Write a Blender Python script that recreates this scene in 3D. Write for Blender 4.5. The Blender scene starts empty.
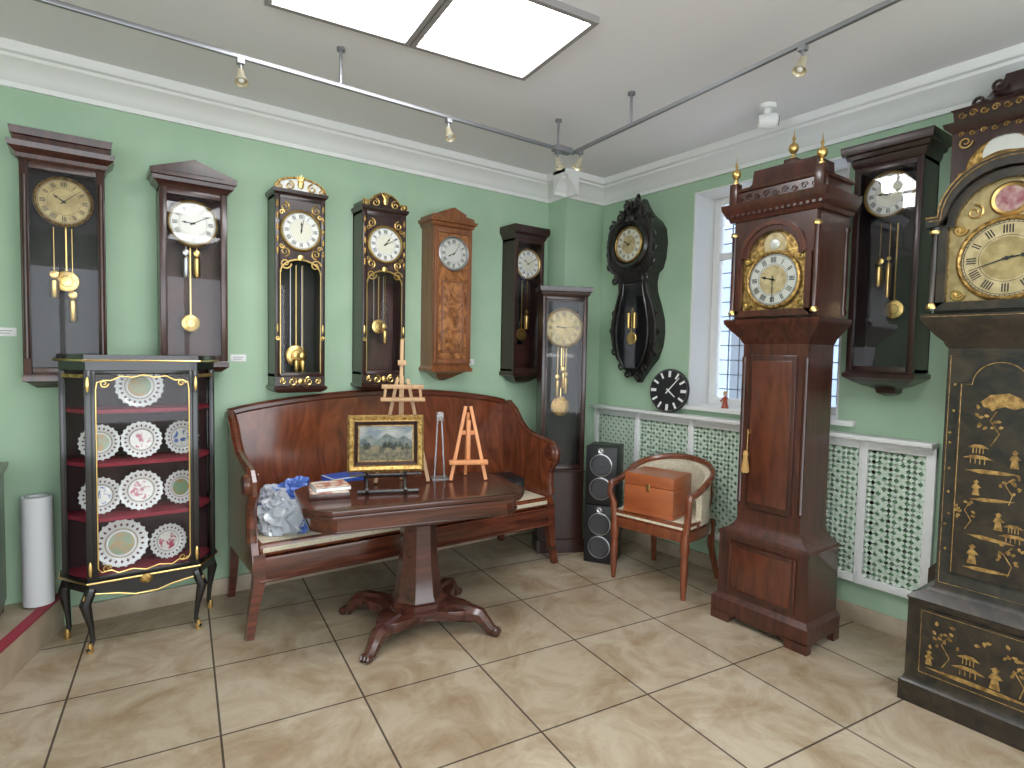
import bpy, bmesh, math, random
from mathutils import Vector, Matrix, noise
random.seed(7)
pi=math.pi; sin=math.sin; cos=math.cos
COL=bpy.context.collection

# ------------------------------------------------------------------ materials
def base(name):
    m=bpy.data.materials.new(name); m.use_nodes=True
    nt=m.node_tree; p=nt.nodes['Principled BSDF']; return m,nt,p
def flat(name,c,rough=.5,metal=0,coat=0,emit=None,es=0,spec=None,trans=0,bump=0,bscale=40):
    m,nt,p=base(name)
    p.inputs['Base Color'].default_value=(*c,1); p.inputs['Roughness'].default_value=rough
    p.inputs['Metallic'].default_value=metal; p.inputs['Coat Weight'].default_value=coat
    p.inputs['Transmission Weight'].default_value=trans
    if emit: p.inputs['Emission Color'].default_value=(*emit,1); p.inputs['Emission Strength'].default_value=es
    if bump:
        n=nt.nodes.new('ShaderNodeTexNoise'); n.inputs['Scale'].default_value=bscale
        tc=nt.nodes.new('ShaderNodeTexCoord'); nt.links.new(tc.outputs['Object'],n.inputs['Vector'])
        b=nt.nodes.new('ShaderNodeBump'); b.inputs['Strength'].default_value=bump; b.inputs['Distance'].default_value=.01
        nt.links.new(n.outputs['Fac'],b.inputs['Height']); nt.links.new(b.outputs[0],p.inputs['Normal'])
    return m
def noisy(name,c1,c2,scale=(1,1,1),ns=5,rough=.3,coat=.3,dist=0,detail=5,p1=.35,p2=.65,metal=0,bump=0):
    m,nt,p=base(name)
    tc=nt.nodes.new('ShaderNodeTexCoord'); mp=nt.nodes.new('ShaderNodeMapping'); mp.inputs['Scale'].default_value=scale
    n=nt.nodes.new('ShaderNodeTexNoise'); n.inputs['Scale'].default_value=ns; n.inputs['Detail'].default_value=detail; n.inputs['Distortion'].default_value=dist
    r=nt.nodes.new('ShaderNodeValToRGB'); r.color_ramp.elements[0].position=p1; r.color_ramp.elements[1].position=p2
    r.color_ramp.elements[0].color=(*c1,1); r.color_ramp.elements[1].color=(*c2,1)
    L=nt.links; L.new(tc.outputs['Object'],mp.inputs['Vector']); L.new(mp.outputs[0],n.inputs['Vector']); L.new(n.outputs['Fac'],r.inputs[0]); L.new(r.outputs[0],p.inputs['Base Color'])
    p.inputs['Roughness'].default_value=rough; p.inputs['Coat Weight'].default_value=coat; p.inputs['Coat Roughness'].default_value=.15; p.inputs['Metallic'].default_value=metal
    if bump:
        b=nt.nodes.new('ShaderNodeBump'); b.inputs['Strength'].default_value=bump; b.inputs['Distance'].default_value=.01
        L.new(n.outputs['Fac'],b.inputs['Height']); L.new(b.outputs[0],p.inputs['Normal'])
    return m
def wood(name,c1,c2,axis='z',rough=.28,coat=.35):
    sc={'z':(6,6,.5),'x':(.5,6,6),'y':(6,.5,6)}[axis]
    return noisy(name,c1,c2,sc,4,rough,coat,1.2,6,.3,.7)
def glassmat(name,fac=1.0,tint=(1,1,1)):
    m=bpy.data.materials.new(name); m.use_nodes=True; nt=m.node_tree; nt.nodes.clear()
    o=nt.nodes.new('ShaderNodeOutputMaterial'); mx=nt.nodes.new('ShaderNodeMixShader')
    t=nt.nodes.new('ShaderNodeBsdfTransparent'); t.inputs[0].default_value=(*tint,1)
    g=nt.nodes.new('ShaderNodeBsdfGlossy'); g.inputs['Roughness'].default_value=.02
    fr=nt.nodes.new('ShaderNodeFresnel'); fr.inputs[0].default_value=1.45
    mu=nt.nodes.new('ShaderNodeMath'); mu.operation='MULTIPLY'; mu.inputs[1].default_value=fac
    L=nt.links; L.new(fr.outputs[0],mu.inputs[0]); L.new(mu.outputs[0],mx.inputs[0]); L.new(t.outputs[0],mx.inputs[1]); L.new(g.outputs[0],mx.inputs[2]); L.new(mx.outputs[0],o.inputs[0])
    return m
MAH=wood('mahogany_dark',(.022,.007,.005),(.072,.021,.013))
MAH2=wood('mahogany_red',(.028,.009,.006),(.088,.026,.016))
MAHX=wood('mahogany_red_horizontal',(.05,.014,.008),(.15,.040,.019),'x',.2,.4)
MAHF=noisy('mahogany_flame',(.085,.022,.010),(.22,.060,.023),(2.2,2.2,.7),3,.2,.4,2.5,6,.3,.7)
MAHT=noisy('mahogany_trunk_panel',(.055,.016,.009),(.12,.034,.017),(4,4,.8),3,.25,.4,2,6,.3,.7)
TABW=wood('table_mahogany',(.032,.011,.008),(.095,.029,.019),'x',.22,.35)
ROSE=wood('rosewood',(.016,.007,.006),(.045,.015,.012))
BURL=noisy('burl_walnut',(.13,.045,.015),(.42,.175,.06),(1,1,.8),11,.25,.35,2.5,8,.32,.68)
WALN=wood('walnut_frame',(.14,.048,.018),(.28,.10,.037))
CHW=wood('chair_wood',(.11,.028,.012),(.22,.060,.023),'z',.25,.5)
BOXW=noisy('box_wood',(.27,.066,.022),(.40,.115,.038),(1,1,4),3,.3,.4,1,5,.3,.7)
PINE=wood('pine',(.38,.22,.11),(.54,.34,.18),'z',.5,0)
EASO=wood('orange_beech',(.58,.22,.08),(.70,.30,.12),'z',.5,0)
BLK=flat('black_lacquer',(.010,.009,.009),.25,0,.3)
BLKC=noisy('black_carved',(.006,.005,.005),(.03,.024,.022),(1,1,1),40,.35,.3,1,4,bump=.5)
JAP=noisy('japanned_black',(.008,.007,.006),(.035,.024,.014),(1,1,1),14,.35,.2,1,6)
INT=flat('case_interior_dark',(.014,.011,.011),.6)
INTR=noisy('case_interior_red',(.032,.011,.009),(.08,.025,.019),(3,3,.6),4,.5,0,1)
INTL=flat('case_interior_mirror',(.16,.19,.18),.12,.9)
GOLD=flat('gilt_brass',(.76,.52,.19),.28,1)
GOLDD=noisy('old_gilt',(.20,.11,.03),(.62,.40,.13),(1,1,1),60,.4,0,0,4,metal=.8,bump=.4)
GOLDP=noisy('gold_leaf_paint',(.15,.08,.022),(.42,.26,.08),(1,1,1),45,.45,0,0,5,metal=.3)
BRD=noisy('brass_dial',(.42,.33,.17),(.62,.51,.29),(1,1,1),25,.4,0,0,4,metal=.4)
BRD2=noisy('aged_brass_dial',(.30,.225,.09),(.45,.35,.16),(1,1,1),25,.42,0,0,4,metal=.3)
SILV=flat('silvered_dial',(.62,.62,.57),.35,.25)
ENAM=flat('enamel_white',(.78,.78,.74),.3)
CREAMD=flat('dial_cream',(.70,.68,.56),.4)
INK=flat('ink_black',(.012,.012,.014),.5)
GLASS=glassmat('pane_glass',.45)
GLASSR=glassmat('pane_glass_window',.6)
CHROME=flat('steel_track',(.30,.30,.32),.4,.7)
WHITE=flat('white_paint',(.80,.80,.79),.45)
CREAM=noisy('cream_upholstery',(.54,.47,.34),(.66,.59,.45),(1,1,1),60,.85,0,0,3)
RED=flat('burgundy_velvet',(.26,.018,.04),.8)
BLACKP=flat('black_plastic',(.009,.009,.010),.42)
CONE=flat('speaker_cone',(.045,.045,.05),.5)
SILP=flat('silver_ring',(.5,.5,.52),.3,.9)

# ------------------------------------------------------------------ builder
class B:
    def __init__(s,name,loc=(0,0,0),rz=0):
        s.name=name; s.loc=loc; s.rz=rz; s.bm=bmesh.new(); s.mats=[]; s.M=Matrix.Identity(4)
    def idx(s,m):
        if m not in s.mats: s.mats.append(m)
        return s.mats.index(m)
    def add(s,vs,fs,m,bev=0,seg=2):
        i=s.idx(m); nv=[s.bm.verts.new(s.M@Vector(v)) for v in vs]; ed=set()
        for f in fs:
            try:
                F=s.bm.faces.new([nv[k] for k in f]); F.material_index=i
                for e in F.edges: ed.add(e)
            except ValueError: pass
        if bev: bmesh.ops.bevel(s.bm,geom=list(ed),offset=bev,segments=seg,profile=.5,affect='EDGES',clamp_overlap=True)
    def box(s,x0,x1,y0,y1,z0,z1,m,bev=0):
        if x0>x1:x0,x1=x1,x0
        if y0>y1:y0,y1=y1,y0
        if z0>z1:z0,z1=z1,z0
        s.add([(x0,y0,z0),(x1,y0,z0),(x1,y1,z0),(x0,y1,z0),(x0,y0,z1),(x1,y0,z1),(x1,y1,z1),(x0,y1,z1)],
              [(0,3,2,1),(4,5,6,7),(0,1,5,4),(1,2,6,5),(2,3,7,6),(3,0,4,7)],m,bev)
    def prism(s,poly,axis,a0,a1,m,bev=0):
        n=len(poly)
        def P(u,v,a): return {'y':(u,a,v),'z':(u,v,a),'x':(a,u,v)}[axis]
        vs=[P(u,v,a0) for u,v in poly]+[P(u,v,a1) for u,v in poly]
        fs=[tuple(range(n)),tuple(range(2*n-1,n-1,-1))]+[(i,(i+1)%n,n+(i+1)%n,n+i) for i in range(n)]
        s.add(vs,fs,m,bev)
    def ring(s,out,inn,axis,a0,a1,m,closed=True):
        n=len(out)
        def P(u,v,a): return {'y':(u,a,v),'z':(u,v,a),'x':(a,u,v)}[axis]
        vs=[P(*q,a0) for q in out]+[P(*q,a0) for q in inn]+[P(*q,a1) for q in out]+[P(*q,a1) for q in inn]
        fs=[]
        for i in range(n if closed else n-1):
            j=(i+1)%n
            fs+=[(i,j,n+j,n+i),(2*n+i,3*n+i,3*n+j,2*n+j),(i,2*n+i,2*n+j,j),(n+i,n+j,3*n+j,3*n+i)]
        s.add(vs,fs,m)
    def lathe(s,prof,c,m,axis='z',seg=24,sc=(1,1),ph=0,cap=True):
        vs=[];fs=[];n=len(prof)
        if n==2 and abs(prof[0][0]-prof[1][0])>1e-6 and abs(prof[0][1]-prof[1][1])<.01: cap=False
        for k in range(seg):
            a=2*pi*k/seg+ph
            for r,h in prof:
                u,v=r*cos(a)*sc[0],r*sin(a)*sc[1]
                vs.append({'z':(c[0]+u,c[1]+v,c[2]+h),'y':(c[0]+u,c[1]-h,c[2]+v),'x':(c[0]-h,c[1]+u,c[2]+v)}[axis])
        for k in range(seg):
            k2=(k+1)%seg
            for i in range(n-1): fs.append((k*n+i,k2*n+i,k2*n+i+1,k*n+i+1))
        if cap and prof[0][0]>1e-6: fs.append(tuple(k*n for k in range(seg)))
        if cap and prof[-1][0]>1e-6: fs.append(tuple(k*n+n-1 for k in range(seg)))
        s.add(vs,fs,m)
    def cyl(s,c,r,h,m,axis='z',seg=20,r2=None):
        s.lathe([(r,0),(r if r2 is None else r2,h)],c,m,axis,seg)
    def ell(s,c,rx,ry,rz,m,seg=16):
        vs=[];fs=[];R=seg//2+1
        for i in range(R):
            t=pi*i/(R-1)
            for k in range(seg):
                a=2*pi*k/seg; vs.append((c[0]+rx*sin(t)*cos(a),c[1]+ry*sin(t)*sin(a),c[2]+rz*cos(t)))
        for i in range(R-1):
            for k in range(seg):
                k2=(k+1)%seg; fs.append((i*seg+k,i*seg+k2,(i+1)*seg+k2,(i+1)*seg+k))
        s.add(vs,fs,m)
    def tube(s,pts,r,m,seg=8,flat=1,closed=False):
        pts=[Vector(p) for p in pts]; n=len(pts); rs=r if isinstance(r,(list,tuple)) else [r]*n
        up=Vector((0,0,1)); vs=[];fs=[]; prev=None
        for i,p in enumerate(pts):
            t=(pts[min(i+1,n-1)]-pts[max(i-1,0)]).normalized()
            if prev is None:
                a=up if abs(t.z)<.9 else Vector((0,1,0)); u=(a-t*a.dot(t)).normalized()
            else:
                u=(prev-t*prev.dot(t)); u=u.normalized() if u.length>1e-6 else prev
            prev=u; w=t.cross(u)
            for k in range(seg):
                a=2*pi*(k+.5)/seg; vs.append(p+(u*cos(a)+w*sin(a)*flat)*rs[i])
        for i in range(n-1):
            for k in range(seg):
                k2=(k+1)%seg; fs.append((i*seg+k,i*seg+k2,(i+1)*seg+k2,(i+1)*seg+k))
        fs+= [tuple(range(seg)),tuple((n-1)*seg+k for k in range(seg))]
        s.add(vs,fs,m)
    def rect(s,rows,m):   # rows: (z,halfwidth,yfront,yback)
        vs=[];fs=[]
        for z,w,yf,yb in rows: vs+=[(-w,yf,z),(w,yf,z),(w,yb,z),(-w,yb,z)]
        for i in range(len(rows)-1):
            for k in range(4):
                k2=(k+1)%4; fs.append((4*i+k,4*i+k2,4*i+4+k2,4*i+4+k))
        n=len(rows); fs+=[(3,2,1,0),(4*n-4,4*n-3,4*n-2,4*n-1)]
        s.add(vs,fs,m)
    def frame(s,x0,x1,z0,z1,y0,y1,w,m,bev=.003):
        s.box(x0,x0+w,y0,y1,z0,z1,m,bev); s.box(x1-w,x1,y0,y1,z0,z1,m,bev)
        s.box(x0+w,x1-w,y0,y1,z0,z0+w,m,bev); s.box(x0+w,x1-w,y0,y1,z1-w,z1,m,bev)
    def rq(s,cx,cz,ang,r0,r1,w0,w1,y,m,off=0):
        d=(sin(ang),cos(ang)); p=(cos(ang),-sin(ang))
        q=[(r0,-w0),(r0,w0),(r1,w1),(r1,-w1)]
        s.add([(cx+d[0]*a+p[0]*(b_+off),y,cz+d[1]*a+p[1]*(b_+off)) for a,b_ in q],[(0,1,2,3)],m)
    def spiral(s,cx,cz,r,y,m,turn=1.4,dirn=1,a0=0,t=.006,stretch=1):
        pts=[];N=16
        for i in range(N):
            f=i/(N-1); a=a0+dirn*f*turn*2*pi; rr=r*(1-.8*f)
            pts.append((cx+rr*cos(a),y,cz+rr*sin(a)*stretch))
        s.tube(pts,[t*(1-.5*i/(N-1)) for i in range(N)],m,6)
    def done(s):
        bm=s.bm; bmesh.ops.recalc_face_normals(bm,faces=bm.faces)
        for f in bm.faces: f.smooth=True
        for e in bm.edges:
            if len(e.link_faces)!=2 or e.calc_face_angle(3)>math.radians(32): e.smooth=False
        me=bpy.data.meshes.new(s.name); bm.to_mesh(me); bm.free()
        for m in s.mats: me.materials.append(m)
        o=bpy.data.objects.new(s.name,me); COL.objects.link(o); o.location=s.loc; o.rotation_euler=(0,0,s.rz)
        return o

# ------------------------------------------------------------------ room shell
H=2.98
wallm=noisy('green_wall_paint',(.355,.505,.355),(.405,.555,.40),(1,1,1),2.5,.7,0,0,6)
wallm.node_tree.nodes['Principled BSDF'].inputs['Specular IOR Level'].default_value=.3
ceilm=flat('ceiling_paint',(.82,.80,.82),.8)
trimm=flat('cornice_paint',(.82,.82,.81),.6)
skirt=noisy('stone_skirting',(.36,.28,.20),(.50,.41,.31),(1,1,1),6,.35,.1)
YR=-6.0; XL=-6.0
b=B('wall_back'); b.box(XL,.35,0,.2,0,H,wallm); b.done()
b=B('wall_column'); b.box(-.42,-.001,-.23,-.001,0,H,wallm); b.done()
WY0,WY1,WZ0,WZ1=-1.17,-2.25,1.17,2.72
b=B('wall_right')
b.box(0,.35,WY0,0,0,H,wallm); b.box(0,.35,YR,WY1,0,H,wallm)
b.box(0,.35,WY1,WY0,0,WZ0-.03,wallm); b.box(0,.35,WY1,WY0,WZ1,H,wallm)
b.done()
b=B('wall_left'); 
b.box(XL-.2,XL,YR-.2,-5.5,0,H,wallm); b.box(XL-.2,XL,-3.0,.2,0,H,wallm); b.box(XL-.2,XL,-5.5,-3.0,0,.6,wallm); b.box(XL-.2,XL,-5.5,-3.0,2.6,H,wallm); b.done()
b=B('fill_window_side')  # unseen window, added to bring side daylight onto the right wall
for yy in (-5.5,-4.28,-3.06): b.box(XL-.12,XL-.06,yy,yy+.06,.6,2.6,WHITE,.003)
b.box(XL-.12,XL-.06,-5.5,-3.0,.6,.66,WHITE,.003); b.box(XL-.12,XL-.06,-5.5,-3.0,2.54,2.6,WHITE,.003); b.done()
b=B('wall_front')
b.box(XL,.35,YR-.2,YR,0,.45,wallm); b.box(XL,.35,YR-.2,YR,2.6,H,wallm)
b.box(XL,-5.3,YR-.2,YR,.45,2.6,wallm); b.box(-1.0,.35,YR-.2,YR,.45,2.6,wallm); b.done()
b=B('fill_window_rear'); b.frame(-5.3,-1.0,.45,2.6,YR-.12,YR-.06,.07,WHITE)  # unseen window behind the camera, added for daylight fill and reflections
for x in (-3.87,-2.43): b.box(x-.03,x+.03,YR-.12,YR-.06,.52,2.53,WHITE,.003)
b.done()
b=B('ceiling'); b.box(XL-.2,.35,YR-.2,.2,H,H+.15,ceilm); b.done()
# floor (tiled, laid slightly askew)
m,nt,p=base('beige_stone_tiles'); L=nt.links
tc=nt.nodes.new('ShaderNodeTexCoord')
br=nt.nodes.new('ShaderNodeTexBrick'); br.offset=0; br.inputs['Scale'].default_value=1; br.inputs['Brick Width'].default_value=.565; br.inputs['Row Height'].default_value=.565
br.inputs['Mortar Size'].default_value=.0045; br.inputs['Mortar Smooth'].default_value=.1; br.inputs['Bias'].default_value=0
br.inputs['Color1'].default_value=(.40,.325,.235,1); br.inputs['Color2'].default_value=(.465,.39,.295,1); br.inputs['Mortar'].default_value=(.08,.06,.045,1)
L.new(tc.outputs['Object'],br.inputs['Vector'])
n1=nt.nodes.new('ShaderNodeTexNoise'); n1.inputs['Scale'].default_value=3.2; n1.inputs['Detail'].default_value=9; n1.inputs['Roughness'].default_value=.7; n1.inputs['Distortion'].default_value=.8
L.new(tc.outputs['Object'],n1.inputs['Vector'])
r1=nt.nodes.new('ShaderNodeValToRGB'); e=r1.color_ramp.elements; e[0].position=.36; e[0].color=(.60,.49,.38,1); e[1].position=.60; e[1].color=(1,1,1,1)
L.new(n1.outputs['Fac'],r1.inputs[0])
mx=nt.nodes.new('ShaderNodeMixRGB'); mx.blend_type='MULTIPLY'; mx.inputs[0].default_value=.9
L.new(br.outputs['Color'],mx.inputs[1]); L.new(r1.outputs[0],mx.inputs[2]); L.new(mx.outputs[0],p.inputs['Base Color'])
rr=nt.nodes.new('ShaderNodeMath'); rr.operation='MULTIPLY_ADD'; rr.inputs[1].default_value=.5; rr.inputs[2].default_value=.36
L.new(br.outputs['Fac'],rr.inputs[0]); L.new(rr.outputs[0],p.inputs['Roughness']); p.inputs['Specular IOR Level'].default_value=.35
TILE=m
th=math.radians(-6.6)
b=B('floor',(-2.65,-1.53,0),th)
Ri=Matrix.Rotation(-th,4,'Z')
cs=[Ri@(Vector((x,y,0))-Vector((-2.65,-1.53,0))) for x,y in ((XL-.2,YR-.2),(.35,YR-.2),(.35,.2),(XL-.2,.2))]
b.add([(c.x,c.y,0) for c in cs]+[(c.x,c.y,-.1) for c in cs],[(0,1,2,3),(7,6,5,4),(0,4,5,1),(1,5,6,2),(2,6,7,3),(3,7,4,0)],TILE); b.done()
# cornice
prof=[(0,2.80),(.018,2.80),(.022,2.825),(.03,2.83),(.045,2.86),(.075,2.895),(.11,2.915),(.115,2.93),(.135,2.935),(.145,2.955),(.145,H),(0,H)]
b=B('trim_1'); b.prism([(-a,z) for a,z in prof],'x',XL,-.42,trimm); b.done()
b=B('trim_2'); b.prism([(-.23-a,z) for a,z in prof],'x',-.565,0,trimm); b.done()
b=B('trim_3'); b.prism([(-.42-a,z) for a,z in prof],'y',-.372,0,trimm); b.done()
b=B('trim_4'); b.prism([(-a,z) for a,z in prof],'y',YR,-.23,trimm); b.done()
b=B('baseboard_right'); b.box(-.02,0,YR,-.23,0,.10,skirt,.003); b.done()
b=B('baseboard_back'); b.box(-3.7,-.42,-.02,0,0,.10,skirt,.003); b.done()
# platform
PL=[(-3.735,-.001),(-3.99,-.75),(-4.5,-1.9),(XL,-1.9),(XL,-.001)]
b=B('floor_platform'); b.prism(PL,'z',0,.172,noisy('platform_stone',(.34,.26,.18),(.48,.39,.29),(1,1,1),5,.4,.1)); 
b.prism([(-3.730,-.002),(-3.985,-.75),(-4.04,-.75),(-3.785,-.002)],'z',.172,.182,flat('red_strip',(.30,.03,.05),.7)); b.done()

# window_1
b=B('window_1')
b.box(.001,.349,WY0-.012,WY0,WZ0,WZ1,WHITE); b.box(.001,.349,WY1,WY1+.012,WZ0,WZ1,WHITE); b.box(.001,.349,WY1,WY0,WZ1-.012,WZ1,WHITE)
b.box(.001,.349,WY1,WY0,WZ0-.03,WZ0,WHITE)
b.M=Matrix.Translation((.28,0,0))@Matrix.Rotation(-pi/2,4,'Z')
x0,x1=-WY0+.012,-WY1-.012
b.frame(x0,x1,WZ0,WZ1-.012,-.05,.01,.05,WHITE); xm=(x0+x1)/2
b.box(xm-.035,xm+.035,-.05,.01,WZ0+.05,WZ1-.06,WHITE,.003)
b.box(x0+.05,x1-.05,-.04,0,2.25,2.30,WHITE,.003)
b.box(x0+.05,x1-.05,-.022,-.018,WZ0+.05,WZ1-.06,GLASSR)
gr=flat('outer_grille',(.16,.18,.22),.5)
for i in range(1,12): b.box(x0+i*.09,x0+i*.09+.008,.05,.058,WZ0,WZ1-.012,gr)
for i in range(1,14): b.box(x0,x1,.05,.058,WZ0+i*.11,WZ0+i*.11+.008,gr)
b.done()
b=B('added_facade'); b.box(2.6,2.7,-6,2.5,-.1,5,noisy('facade_paint',(.20,.25,.36),(.27,.33,.45),(1,1,1),2,.8,0));  # invented facade, added so the window view stays pale blue, not white
for yy in (-4.2,-2.4,-.6,1.0): b.box(2.58,2.60,yy,yy+.8,1.0,2.5,flat('facade_window',(.07,.09,.12),.2))
b.done()
b=B('window_sill'); b.box(-.05,-.001,-2.36,-1.10,1.137,1.17,WHITE,.006); b.done()

# radiator screen
b=B('radiator_screen',(0,0,0),-pi/2)
XS=.232; XE=2.775
b.box(XS,XE,-.115,-.001,1.075,1.10,WHITE,.004)
stiles=[.232,.70,1.22,1.80,2.40,2.73]
for i,s0 in enumerate(stiles): b.box(s0,s0+.045,-.05,-.022,.24,1.075,WHITE,.002)
b.box(XS,XE,-.046,-.022,.24,.285,WHITE,.002); b.box(XS,XE,-.046,-.022,1.02,1.074,WHITE,.002)
lat=flat('lattice_paint',(.64,.76,.64),.5)
def lattice(xa,xb,za,zb,sp,w,y0,y1):
    for sgn in (1,-1):
        for k in range(-60,60):
            c=k*sp
            pts=[]
            for x in (xa,xb):
                z=za+sgn*(x-xa)+c
                if za<=z<=zb: pts.append((x,z))
            for z in (za,zb):
                x=xa+sgn*(z-za-c)
                if xa<x<xb: pts.append((x,z))
            if len(pts)>=2:
                pts.sort(); (ax,az),(bx,bz)=pts[0],pts[-1]
                if bx-ax<.01: continue
                nx,nz=-sgn*w/2*.707,w/2*.707
                b.prism([(ax-nx,az-nz),(bx-nx,bz-nz),(bx+nx,bz+nz),(ax+nx,az+nz)],'y',y0,y1,lat)
for i in range(len(stiles)-1): lattice(stiles[i]+.045,stiles[i+1],.285,1.02,.058,.020,-.034,-.028)
b.box(XS+.01,XE-.01,-.012,-.008,.27,1.04,flat('screen_backing_green',(.24,.42,.25),.7))
b.done()

# ceiling panels
PANEL=flat('led_panel',(.9,.9,.9),.5,emit=(.97,.985,1.0),es=16)
FR=flat('panel_frame',(.30,.28,.28),.5)
def panel(cx,cy):
    b=B('ceiling_light_panel',(cx,cy,0),math.radians(-6))
    for a in ((-.315,.315,-.315,-.29),(-.315,.315,.29,.315),(-.315,-.29,-.29,.29),(.29,.315,-.29,.29)): b.box(a[0],a[1],a[2],a[3],H-.03,H,FR)
    b.box(-.29,.29,-.29,.29,H-.018,H-.002,PANEL)
    b.done()
ux,uy=cos(math.radians(-6)),sin(math.radians(-6))
for j in range(3):  # first row is the visible pair; rows behind are added for fill light
    for i in (0,1):
        panel(-2.085-i*.635*ux-j*1.75*.105,-1.67-i*.635*uy-j*1.75)
# track lights
TZ=2.80
b=B('track_light_rail')
b.box(-5.6,-1.09,-1.072,-1.053,TZ-.010,TZ+.010,CHROME,.003)
b.tube([(-1.10,-1.06,TZ),(-1.30,-3.2,TZ),(-1.5,-5.4,TZ)],.013,CHROME,4)
b.box(-1.25,-1.12,-1.09,-1.03,TZ-.015,TZ+.02,CHROME,.004)
def rx(y): return -1.10-(-1.06-y)*(.2/2.14)
for x,y in ((-2.6,-1.06),(-4.3,-1.06),(-1.22,-1.06),(rx(-1.6),-1.6),(rx(-3.3),-3.3)):
    b.cyl((x,y,TZ),.008,H-TZ,CHROME,seg=8); b.cyl((x,y,H-.015),.02,.015,CHROME)
LM=flat('lamp_metal',(.75,.68,.5),.3,.7)
def spot(x,y,dx,dy):
    b.cyl((x,y,TZ-.07),.006,.06,CHROME,seg=8); b.box(x-.015,x+.015,y-.015,y+.015,TZ-.03,TZ-.01,CHROME)
    M0=b.M; b.M=Matrix.Translation((x,y,TZ-.07))@Matrix.Rotation(math.atan2(dy,dx),4,'Z')@Matrix.Rotation(math.radians(25),4,'Y')@Matrix.Scale(.8,4)
    b.lathe([(.0,.02),(.018,.018),(.02,-.015),(.024,-.03),(.036,-.065),(.033,-.065),(.02,-.03),(0,-.03)],(0,0,0),LM,'z',16)
    b.ell((0,0,-.045),.02,.02,.015,ENAM,10); b.M=M0
for q in ((-3.05,-1.06,0,1),(-2.0,-1.06,0,1),(-1.22,-1.06,0,1),(rx(-1.14),-1.14,1,0),(rx(-2.62),-2.62,1,0)): spot(*q)
b.done()
b=B('security_camera',(-.42,-1.97,0),math.radians(40))
b.cyl((0,0,H-.025),.05,.025,WHITE); b.cyl((0,0,H-.06),.02,.04,WHITE)
b.lathe([(0,-.05),(.035,-.045),(.042,0),(.042,.05),(.03,.06),(0,.06)],(0,0,H-.09),WHITE,'y',20); b.cyl((0,-.058,H-.09),.028,.006,INK,'y')
b.done()

# ------------------------------------------------------------------ clock parts
BARS=[4,1,2,3,3,2,3,4,4,3,2,3]
def dial(b,cx,cz,r,y,face,bezel,ink=INK,hr=10,mn=10,center=None,fancy=False):
    b.lathe([(0,.004),(r,.004),(r,0)],(cx,y,cz),face,'y',40)
    b.lathe([(r,0),(r,.012),(r*1.05,.018),(r*1.11,.012),(r*1.13,0)],(cx,y,cz),bezel,'y',40,cap=False)
    for a,c in ((.935,.95),(.985,1.0),(.60,.612)): b.lathe([(r*a,.0052),(r*c,.0052)],(cx,y,cz),ink,'y',40)
    if center: b.lathe([(0,.0055),(r*.56,.0055)],(cx,y,cz),center,'y',32)
    for h in range(12):
        n=BARS[h]; w=r*.016
        for k in range(n): b.rq(cx,cz,h*pi/6,r*.66,r*.88,w,w,y-.0062,ink,(k-(n-1)/2)*r*.062)
    for k in range(60): b.rq(cx,cz,k*pi/30,r*.95,r*.985,r*.008,r*.008,y-.006,ink)
    ah=(hr%12+mn/60)*pi/6; am=mn*pi/30
    b.rq(cx,cz,ah,-r*.1,r*.5,r*.03,r*.012,y-.009,ink); b.rq(cx,cz,ah,r*.30,r*.42,r*.055,r*.03,y-.0092,ink)
    b.rq(cx,cz,am,-r*.15,r*.86,r*.022,r*.008,y-.011,ink); b.cyl((cx,y-.009,cz),r*.05,.005,ink,'y',12)
def pend(b,cx,z0,z1,y,rb,bob=GOLD,rod=GOLD):
    b.box(cx-.003,cx+.003,y-.002,y+.002,z1,z0,rod)
    b.lathe([(0,.010),(rb*.5,.009),(rb*.93,.004),(rb,0),(rb*.93,-.004),(0,-.008)],(cx,y,z1),bob,'y',28)
    b.lathe([(rb*.45,.0105),(rb*.55,.0105)],(cx,y,z1),GOLDD,'y',24)
def weight(b,cx,z0,z1,y,r,ztop,m=GOLD):
    b.tube([(cx,y,ztop),(cx,y,z1)],.0015,m,4); b.lathe([(0,0),(r*.7,0),(r,.01),(r,z1-z0-.012),(r*.5,z1-z0),(0,z1-z0)],(cx,y,z0),m,'z',16)
    b.lathe([(r*.8,0),(r,.002),(r*.8,.004)],(cx,y,z1+.02),m,'y',12)
def case(b,hw,z0,z1,d,wd,inner,fw=.035,glass=GLASS,openz=None):
    t=.018
    b.box(-hw,hw,-.015,0,z0,z1,inner); b.box(-hw,-hw+t,-d+.02,-.001,z0,z1,wd); b.box(hw-t,hw,-d+.02,-.001,z0,z1,wd)
    b.box(-hw,hw,-d+.02,-.001,z0,z0+t,wd); b.box(-hw,hw,-d+.02,-.001,z1-t,z1,wd)
    zo=openz or (z0,z1)
    b.frame(-hw,hw,zo[0],zo[1],-d,-d+.02,fw,wd)
    b.box(-hw+fw,hw-fw,-d+.008,-d+.011,zo[0]+fw,zo[1]-fw,glass)
def crown(b,z,hw,d,wd,rows):
    b.rect([(z+a,hw+g,-d-g,0) for a,g in rows],wd)

PCN='pendulum_clock'
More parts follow.
